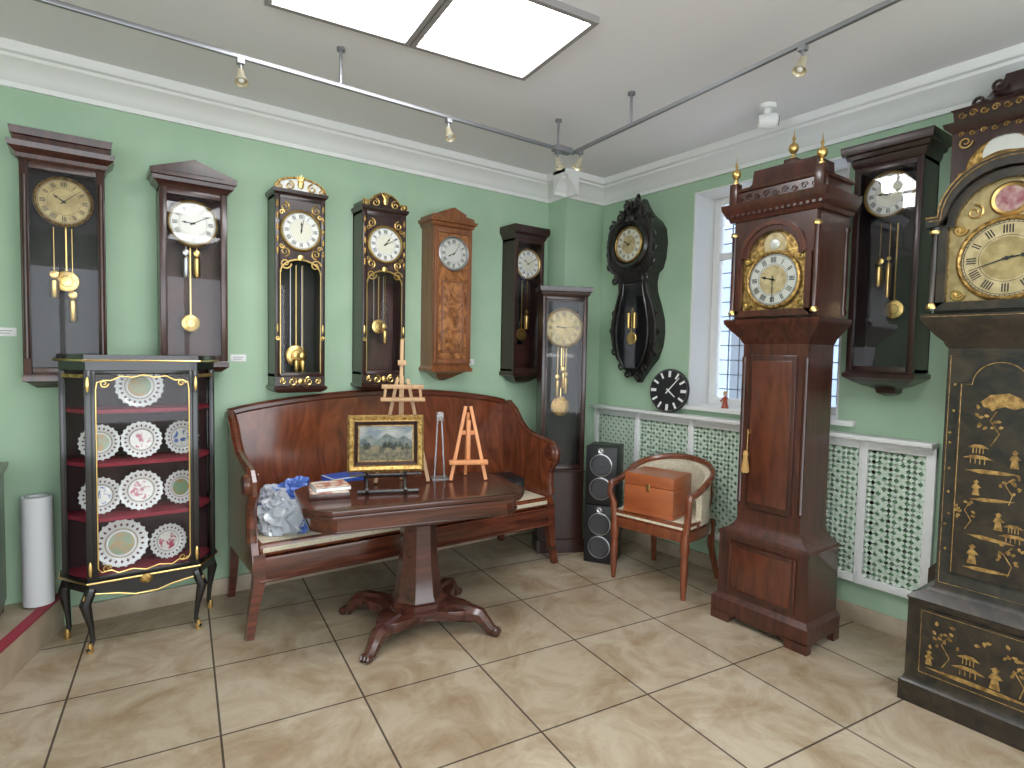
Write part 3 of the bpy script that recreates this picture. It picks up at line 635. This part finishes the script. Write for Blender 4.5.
for s in (-1,1):
    for (x,y,fx,fy) in ((.235,-.315,.03,-.02),(.335,-.05,.02,0)):
        X=s*x
        b.tube([(X,y,.32),(X+s*fx*.9,y+fy*.9,.25),(X+s*fx*.2,y+fy*.3,.14),(X-s*fx*.1,y,.06),(X+s*fx*.5,y+fy*.6,.012)],[.026,.028,.015,.011,.013],BLK,8)
        b.lathe([(.014,0),(.016,.01),(.012,.05)],(X+s*fx*.3,y+fy*.35,.0),GOLD,'z',10); b.ell((X+s*fx*1.0,y+fy*1.0-.006,.27),.008,.008,.03,GOLDD,8)
b.done()
PW=flat('porcelain',(.76,.76,.76),.15,0,.5)
PC=noisy('porcelain_floral_rose',(.42,.07,.12),(.74,.70,.66),(1,1,1),30,.2,.4,1,4,.40,.50)
PC2=noisy('porcelain_floral_blue',(.10,.16,.42),(.74,.72,.68),(1,1,1),34,.2,.4,1,4,.40,.50)
PC3=noisy('porcelain_scene_gold',(.40,.24,.07),(.22,.34,.20),(1,1,1),22,.2,.4,1,4,.40,.60)
PH=flat('porcelain_piercing',(.10,.03,.04),.4)
b=B('porcelain_plates',(-3.385,-.138,0)); b.M=VM
def plate(x,y,z,r,rot=0,pc=PC):
    M0=b.M; b.M=M0@Matrix.Translation((x,y,z))@Matrix.Rotation(rot,4,'Z')@Matrix.Rotation(math.radians(-9),4,'X')
    b.lathe([(0,.002),(r*.55,.002),(r*.62,.008),(r*.97,.018),(r,.018),(r*.97,.013),(r*.6,0),(0,-.003)],(0,0,r),PW,'y',36)
    b.lathe([(0,.0035),(r*.50,.0035)],(0,0,r),pc,'y',24)
    b.lathe([(r*.60,.0085),(r*.63,.0100)],(0,0,r),GOLDP,'y',36)
    for k in range(22):
        a=2*pi*(k+.5)/22; c=Vector((r*.80*cos(a),-.0142,r+r*.80*sin(a))); u=Vector((cos(a),0,sin(a)))*r*.085; v=Vector((-sin(a),0,cos(a)))*r*.06
        b.add([c+u-Vector((0,.0022,0)),c+v,c-u+Vector((0,.0018,0)),c-v],[(0,1,2,3)],PH)
        a=2*pi*k/22; b.ell((r*cos(a),-.016,r+r*sin(a)),r*.07,.004,r*.07,PW,6)
    b.M=M0
plate(-.01,-.19,1.205,.108,0,PC3)
plate(-.19,-.19,.94,.088,0,PC3); plate(-.005,-.20,.94,.092,0,PC)
plate(.19,-.16,.94,.088,.3,PC2)
plate(-.19,-.19,.665,.09,0,PC2); plate(-.01,-.20,.665,.10,0,PC); plate(.185,-.16,.665,.088,.3,PC3)
plate(-.10,-.17,.368,.12,0,PC3); plate(.12,-.14,.368,.09,.2)
b.done()
# roll
b=B('paper_roll',(-3.835,-.085,.182))
b.lathe([(.035,0),(.066,0),(.066,.56),(.035,.56),(.035,0)],(0,0,0),flat('white_paper_roll',(.74,.76,.78),.6),'z',32,cap=False)
b.lathe([(.048,.562),(.052,.562)],(0,0,0),CONE,'z',32); b.done()
for x,z in ((-3.95,1.58),(-2.86,1.46),(-1.19,1.45)):
    b=B('label_card',(x,-.001,z)); b.box(-.045,.045,-.004,0,-.022,.022,WHITE,.001); b.box(-.03,.03,-.0045,-.004,.004,.007,CONE); b.box(-.03,.02,-.0045,-.004,-.008,-.005,CONE); b.done()

# ------------------------------------------------------------------ settee
b=B('antique_settee',(-1.91,0,0)); hx=1.02
top=[(-hx,1.10)]+[(-hx+2*hx*i/24, 1.13+.10*sin(pi*i/24)**.8) for i in range(25)]+[(hx,1.10)]
bp=[(-hx,.40)]+top+[(hx,.40)]
Msh=Matrix.Identity(4); Msh[1][2]=.06; Msh[1][3]=-.11
b.M=Msh
b.prism(bp,'y',-.03,.0,MAHF)
b.tube([(x,-.018,z+.0) for x,z in top[1:-1]],.026,MAHX,8)
b.box(-hx+.03,hx-.03,-.045,-.03,.52,.58,MAHX,.003)
b.M=Matrix.Identity(4)
b.box(-hx+.02,hx-.02,-.72,-.69,.30,.42,MAHX,.004); b.box(-hx+.02,hx-.02,-.10,-.07,.30,.42,MAHX,.004)
b.box(-hx+.02,hx-.02,-.69,-.10,.38,.42,MAHX)
b.box(-hx+.03,hx-.03,-.70,-.10,.42,.49,CREAM,.022)
b.tube([(-hx+.03,-.725,.30),(hx-.03,-.725,.30)],.008,MAHX,6)
for s in (-1,1):
    pf=[(-.08,.34),(-.08,1.12),(-.14,1.13),(-.22,1.08),(-.30,.99),(-.38,.93),(-.50,.90),(-.62,.885),(-.70,.87),(-.735,.83),(-.735,.77),(-.70,.73),(-.67,.68),(-.665,.6),(-.68,.5),(-.72,.42),(-.72,.34)]
    b.prism(pf,'x',s*(hx-.03),s*(hx+.005),MAHF)
    b.tube([(s*(hx+.0),y,z) for y,z in pf[1:15]],.026,MAHX,8)
    b.lathe([(0,-.03),(.05,-.03),(.058,-.01),(.058,.03),(.05,.045),(0,.045)],(s*hx,-.69,.815),MAHX,'x',20)
    b.tube([(s*(hx-.03),-.69,.44),(s*(hx-.03),-.70,.30),(s*(hx-.005),-.695,.16),(s*(hx+.02),-.71,.0)],[.042,.042,.034,.028],MAHX,4)
    b.tube([(s*(hx-.03),-.10,.40),(s*(hx-.02),-.09,.2),(s*(hx-.01),-.07,.0)],[.04,.034,.028],MAHX,4)
b.done()
# ------------------------------------------------------------------ table
b=B('pedestal_table',(-2.165,-1.00,0),math.radians(-10))
def cant(hx,hy,c): return [(-hx+c,-hy),(hx-c,-hy),(hx-c*.55,-hy+c*.35),(hx-c*.35,-hy+c*.55),(hx,-hy+c),(hx,hy-c),(hx-c*.35,hy-c*.55),(hx-c*.55,hy-c*.35),(hx-c,hy),(-hx+c,hy),(-hx+c*.55,hy-c*.35),(-hx+c*.35,hy-c*.55),(-hx,hy-c),(-hx,-hy+c),(-hx+c*.35,-hy+c*.55),(-hx+c*.55,-hy+c*.35)]
b.prism(cant(.60,.32,.12),'z',.735,.76,TABW,.004); b.prism(cant(.595,.315,.12),'z',.712,.732,TABW,.004)
b.prism(cant(.56,.285,.11),'z',.645,.712,MAHX)
b.prism(cant(.565,.29,.11),'z',.640,.652,TABW,.003)
b.M=Matrix.Translation((.03,-.03,0))
b.lathe([(.20,.645),(.19,.61),(.12,.605),(.098,.58),(.105,.40),(.13,.20),(.145,.17),(.165,.165),(.165,.14),(.19,.13),(.19,.10)],(0,0,0),TABW,'z',8,ph=pi/8)
N=64; q=[]
for i in range(N):
    a=2*pi*i/N; f=abs(cos(2*(a-pi/4))); r=.17+.14*f**2.2
    q.append((r*cos(a)*1.12,r*sin(a)*.95))
b.prism(q,'z',.085,.135,TABW,.006)
for sx in (-1,1):
    for sy in (-1,1):
        X,Y=sx*.235,sy*.20
        dx,dy=sx*.70,sy*.60
        b.tube([(X-dx*.12,Y-dy*.12,.10),(X,Y,.105),(X+dx*.06,Y+dy*.06,.10),(X+dx*.10,Y+dy*.10,.06),(X+dx*.13,Y+dy*.13,.03),(X+dx*.17,Y+dy*.17,.022)],[.05,.05,.042,.034,.032,.02],TABW,8)
        M0=b.M; b.M=M0@Matrix.Translation((X+dx*.13,Y+dy*.13,.034))@Matrix.Rotation(math.atan2(dy,dx),4,'Z')
        for k in (-1,0,1): b.ell((.028,k*.02,-.012),.026,.011,.022,TABW,8)
        b.M=M0
b.done()
# ------------------------------------------------------------------ objects on table
b=B('framed_painting',(-2.295,-.94,.76),math.radians(-22))
b.M=Matrix.Translation((0,0,.10))@Matrix.Rotation(math.radians(-10),4,'X')
W,Hh=.205,.31
def rectpts(w,z0,z1): return [(-w,z0),(w,z0),(w,z1),(-w,z1)]
def band(o0,o1,y0,y1,m):
    a=rectpts(W-o0,o0,Hh-o0); c=rectpts(W-o1,o1,Hh-o1)
    vs=[(x,y0,z) for x,z in a]+[(x,y1,z) for x,z in c]
    b.add(vs,[(i,(i+1)%4,4+(i+1)%4,4+i) for i in range(4)],m)
band(0,0.0001,0,-.02,GOLDD); band(0,.012,-.02,-.034,GOLDP); band(.012,.03,-.034,-.026,GOLDD); band(.03,.036,-.026,-.03,GOLDP); band(.036,.055,-.03,-.012,ROSE); band(.055,.062,-.012,-.014,GOLDP)
b.box(-W,W,-.005,0,0,Hh,PINE)
w=W-.06; z0,z1=.06,Hh-.06
pa=noisy('painted_sky',(.13,.16,.18),(.30,.30,.27),(1,1,2),14,.6,0,0,5); pb=noisy('painted_mountains',(.05,.07,.07),(.16,.17,.15),(1,1,1),25,.6,0); pcn=noisy('painted_field',(.05,.05,.03),(.16,.13,.07),(1,1,1),40,.6,0); pd=noisy('painted_trees',(.012,.016,.010),(.05,.06,.03),(1,1,1),60,.6,0)
b.box(-w,w,-.011,-.006,z0,z1,pa)
b.prism([(-w,z0+.07),(-w,z0+.11),(-w*.6,z0+.14),(-w*.3,z0+.115),(0,z0+.15),(w*.4,z0+.12),(w*.7,z0+.135),(w,z0+.10),(w,z0+.07)],'y',-.0115,-.011,pb)
b.prism([(-w,z0),(w,z0),(w,z0+.075),(0,z0+.085),(-w,z0+.08)],'y',-.012,-.0115,pcn)
for i in range(16):
    xx=random.uniform(-w+.012,w-.012); zz=z0+.065+random.uniform(-.01,.012); b.prism([(xx-.011,zz),(xx+.011,zz),(xx+.006,zz+.02),(xx,zz+.034),(xx-.006,zz+.02)],'y',-.0125,-.012,pd)
b.done()
b=B('picture_stand',(-2.295,-.94,.76),math.radians(-22))
for s in (-1,1):
    b.tube([(s*.10,-.10,.012),(s*.10,-.045,.05),(s*.10,.012,.09),(s*.10,.065,.33)],.009,BLKC,6); b.tube([(s*.10,-.10,.012),(s*.10,-.115,.03)],.010,BLKC,6)
    b.tube([(s*.10,.04,.2),(s*.11,.14,.010)],.008,BLKC,6); b.tube([(s*.10,-.055,.088),(s*.10,-.062,.11)],.007,BLKC,6)
b.tube([(-.19,-.03,.090),(.19,-.03,.090)],.008,BLKC,6); b.tube([(-.15,-.09,.012),(.17,-.09,.012)],.011,BLKC,6); b.tube([(-.12,.11,.05),(.12,.11,.05)],.007,BLKC,6)
b.done()
b=B('artist_easel',(-2.15,-.84,.76),math.radians(-22))
b.tube([(-.15,-.0,.008),(-.03,.06,.60)],.013,PINE,4); b.tube([(.15,-.0,.008),(.03,.06,.60)],.013,PINE,4); b.tube([(0,.08,.008),(0,.06,.62)],.012,PINE,4)
b.tube([(-.012,.045,.25),(-.005,.055,.83)],.014,PINE,4); b.box(-.12,.12,.01,.03,.545,.57,PINE,.004); b.box(-.03,.02,.03,.07,.68,.71,PINE,.004); b.box(-.125,.125,-.02,.035,.475,.495,PINE,.004)
b.tube([(-.105,.02,.48),(-.095,.02,.57)],.010,PINE,4); b.tube([(.105,.02,.48),(.095,.02,.57)],.010,PINE,4); b.done()
b=B('tabletop_easel',(-1.775,-.95,.76),math.radians(-25))
for s in (-1,1): b.tube([(s*.105,-.04,.007),(s*.015,.02,.44)],.013,EASO,4)
b.tube([(0,.12,.007),(0,.02,.40)],.012,EASO,4); b.box(-.115,.115,-.06,-.02,.10,.125,EASO,.003); b.box(-.05,.05,-.0,.015,.27,.295,EASO,.003); b.box(-.012,.012,-.022,-.005,.11,.36,EASO,.003)
b.done()
b=B('acrylic_stand',(-1.90,-.83,.76),math.radians(-20)); AC=flat('clear_acrylic',(.8,.83,.83),.1,trans=.8)
b.box(-.05,.05,-.05,.05,0,.006,AC); b.tube([(-.03,0,.005),(-.012,.02,.36)],.005,AC,6); b.tube([(.03,0,.005),(.012,.02,.36)],.005,AC,6); b.box(-.02,.02,-.01,.03,.35,.40,AC,.003); b.done()
b=B('open_book',(-2.60,-.90,.76),math.radians(-14))
pg=noisy('book_pages',(.40,.14,.10),(.66,.58,.48),(1,1,1),22,.6,0,0,4,.42,.55)
b.box(-.10,.10,-.10,.10,0,.03,MAH,.003); b.box(-.095,.095,-.095,.095,.03,.034,pg); b.M=Matrix.Translation((.01,.01,.034))@Matrix.Rotation(.15,4,'Z'); b.box(-.09,.09,-.08,.08,0,.02,WHITE,.002); b.box(-.088,.088,-.078,.078,.02,.023,pg); b.done()

def blob(name,loc,sc,amp,m,seed,parts=((0,0,0,1),)):
    bb=B(name,loc)
    for j,(px,py,pz,s) in enumerate(parts):
        mm=m[j] if isinstance(m,(list,tuple)) else m
        tb=bmesh.new(); bmesh.ops.create_icosphere(tb,subdivisions=5,radius=1)
        vs=[]
        for v in tb.verts:
            q=v.co*1.5+Vector((seed,px*7,3)); q2=v.co*2.6+Vector((seed*2,0,1))
            n=noise.noise(q)+.7*(1-2*abs(noise.noise(q2)))-.35
            c=v.co*(1+amp*n); z=max(c.z*sc[2]*s,-.55*sc[2]*s)
            vs.append((px+c.x*sc[0]*s,py+c.y*sc[1]*s,pz+z+.55*sc[2]*s))
        bb.add(vs,[tuple(v.index for v in f.verts) for f in tb.faces],mm); tb.free()
    o=bb.done()
    for p_ in o.data.polygons: p_.use_smooth=True
    return o
PLB=flat('plastic_bag_clear',(.78,.83,.90),.16,0,.6,trans=.45,bump=.12,bscale=9)
PBL=flat('plastic_bag_blue',(.10,.20,.62),.2,0,.6,trans=.1,bump=.12,bscale=9)
DK=flat('bag_contents_dark',(.05,.05,.06),.5)
blob('plastic_bag',(-2.73,-.50,.49),(.13,.12,.11),.5,[PLB,PLB,PBL],3,((0,0,0,1),(-.03,.02,.10,.55),(.08,-.06,.0,.45)))
blob('plastic_bag',(-2.66,-.27,.49),(.14,.10,.13),.5,[PBL,PBL,PLB],9,((0,0,0,1),(.06,-.02,.13,.55),(-.08,-.04,.12,.5)))
b=B('blue_folder',(-2.33,-.36,.49),math.radians(8)); b.box(-.15,.15,-.11,.11,0,.05,WHITE,.003); b.box(-.15,.15,-.11,.11,.05,.11,flat('blue_cover',(.03,.09,.45),.4),.005)
b.box(-.14,.14,-.10,.10,.11,.17,BLACKP,.004); b.box(-.14,.15,-.10,.10,.17,.21,flat('blue_cover2',(.02,.07,.5),.35),.005); b.box(-.10,.14,-.09,.09,.21,.25,flat('blue_cover3',(.04,.12,.55),.35),.005); b.done()
b=B('black_instrument_case',(-1.15,-.42,.49),math.radians(-10)); b.box(-.13,.13,-.12,.12,0,.13,BLACKP,.01); b.box(-.10,.10,-.122,-.12,.03,.10,CONE,.002); b.tube([(-.05,-.12,.10),(-.05,-.15,.115),(.05,-.15,.115),(.05,-.12,.10)],.008,BLACKP,6); b.done()

# ------------------------------------------------------------------ armchair
b=B('armchair',(-.43,-1.36,0),math.radians(-80))
def U(t,g=0):
    if t<.25: f=t/.25; return (-.29-g,-.25+f*.27)
    if t>.75: f=(1-t)/.25; return (.29+g,-.25+f*.27)
    a=pi-(t-.25)/.5*pi; return ((.29+g)*cos(a),.02+(.235+g)*sin(a))
def zr(t): f=sin(pi*t); return .655+.155*f**2.2
NN=40
rail=[(*U(i/NN),zr(i/NN)) for i in range(NN+1)]
b.tube([(rail[0][0],rail[0][1],rail[0][2]-.02)]+rail+[(rail[-1][0],rail[-1][1],rail[-1][2]-.02)],.024,CHW,8,.8)
vs=[];fs=[]
rng=[i/NN for i in range(7,NN-6)]
for t in rng:
    x,y=U(t,-.012); x2,y2=U(t,-.05); z=zr(t)-.015
    vs+=[(x,y,.44),(x,y,z),(x2*.99,y2*.99,z-.01),(x2,y2,.44)]
for i in range(len(rng)-1):
    for k in range(4): fs.append((4*i+k,4*i+(k+1)%4,4*i+4+(k+1)%4,4*i+4+k))
fs+=[(0,1,2,3),tuple(4*(len(rng)-1)+k for k in (3,2,1,0))]
b.add(vs,fs,CREAM)
for s in (-1,1):
    b.tube([(s*.285,-.25,.655),(s*.29,-.262,.60),(s*.275,-.235,.52),(s*.265,-.235,.42)],[.022,.020,.022,.026],CHW,8)
    b.lathe([(0,0),(.014,0),(.016,.02),(.022,.10),(.026,.25),(.022,.28),(.030,.30),(.030,.34),(.026,.42)],(s*.26,-.235,0),CHW,'z',14)
    b.tube([(s*.225,.20,.42),(s*.22,.215,.25),(s*.235,.25,.10),(s*.25,.275,0)],[.026,.024,.02,.017],CHW,8)
    b.tube([(s*.2,.16,.42),(s*.215,.20,.60),(s*.20,.195,.75)],.018,CHW,8)
seat=[(-.28,-.25),(.28,-.25),(.285,-.1),(.285,.04)]+[(.285*cos(a),.04+.20*sin(a)) for a in [pi*i/12 for i in range(1,12)]]+[(-.285,.04),(-.285,-.1)]
b.prism(seat,'z',.36,.425,CHW,.006)
b.prism([(x*.97,y*.97) for x,y in seat],'z',.42,.475,CREAM,.02)
b.done()
b=B('wooden_box',(-.52,-1.35,.477),math.radians(-76))
b.box(-.175,.175,-.14,.14,0,.19,BOXW,.004); b.box(-.175,.175,-.14,.14,.193,.265,BOXW,.004); b.box(-.18,.18,-.145,.145,0,.02,BOXW,.003)
b.lathe([(0,.004),(.012,.003),(.014,0)],(0,-.14,.175),GOLD,'y',14); b.box(-.012,.012,-.144,-.14,.16,.21,GOLD,.001); b.box(-.17,.17,-.135,.135,.265,.268,BOXW); b.done()

# ------------------------------------------------------------------ loudspeakers
for k in range(2):
    b=B('loudspeaker',(-.51,-.84,.006+k*.43),math.radians(-58))
    b.box(-.115,.115,-.12,.12,0,.425,BLACKP,.006)
    b.box(-.109,.109,-.124,-.12,.006,.419,BLACKP,.003)
    for zz,r in ((.12,.082),(.29,.082)):
        b.lathe([(r,.002),(r,.010),(r*.95,.012),(r*.92,.008)],(0,-.122,zz),SILP,'y',32,cap=False); b.lathe([(r*.92,.008),(r*.80,.013),(r*.72,.004),(r*.34,.0025),(r*.3,.006),(0,.011)],(0,-.122,zz),CONE,'y',32)
    b.lathe([(.022,.002),(.022,.008),(.012,.004),(0,.008)],(0,-.122,.395),SILP,'y',20)
    if k==0:
        for sx in (-.08,.08):
            for sy in (-.09,.09): b.cyl((sx,sy,-.006),.012,.008,BLACKP,seg=8)
    b.done()
# figurine on sill
b=B('porcelain_figurine',(-.02,-1.50,1.17)); fm=flat('figurine_red',(.45,.10,.06),.4)
b.M=Matrix.Scale(.72,4)
b.lathe([(0,0),(.035,0),(.035,.01),(.03,.02),(.022,.07),(.026,.10),(.010,.115),(0,.115)],(0,0,0),fm,'z',16); b.ell((0,0,.135),.02,.02,.024,flat('figurine_skin',(.7,.5,.4),.4),12); b.tube([(-.02,0,.095),(-.03,-.02,.06)],.008,fm,6); b.tube([(.0,.022,.095),(-.03,.03,.065)],.008,fm,6); b.ell((0,0,.155),.022,.022,.012,GOLD,10)
b.done()

# ------------------------------------------------------------------ world + camera
w=bpy.data.worlds.new('World'); bpy.context.scene.world=w; w.use_nodes=True
bg=w.node_tree.nodes['Background']; bg.inputs[0].default_value=(.88,.94,1,1); bg.inputs[1].default_value=5.2
sc=bpy.context.scene; sc.view_settings.view_transform='Standard'; sc.view_settings.look='None'; sc.view_settings.exposure=0
yaw,pit,rol=.9426,.0516,.0198
F=Vector((cos(yaw)*cos(pit),sin(yaw)*cos(pit),-sin(pit))); R=Vector((sin(yaw),-cos(yaw),0)); Up=R.cross(F)
R2=R*cos(rol)+Up*sin(rol); U2=Up*cos(rol)-R*sin(rol)
cd=bpy.data.cameras.new('camera'); cam=bpy.data.objects.new('camera',cd); COL.objects.link(cam)
cd.sensor_width=36; cd.lens=585.6583/1024*36; cd.clip_start=.05
Mx=Matrix((R2,U2,-F)).transposed().to_4x4(); Mx.translation=Vector((-3.6159,-3.9203,1.52)); cam.matrix_world=Mx
sc.camera=cam
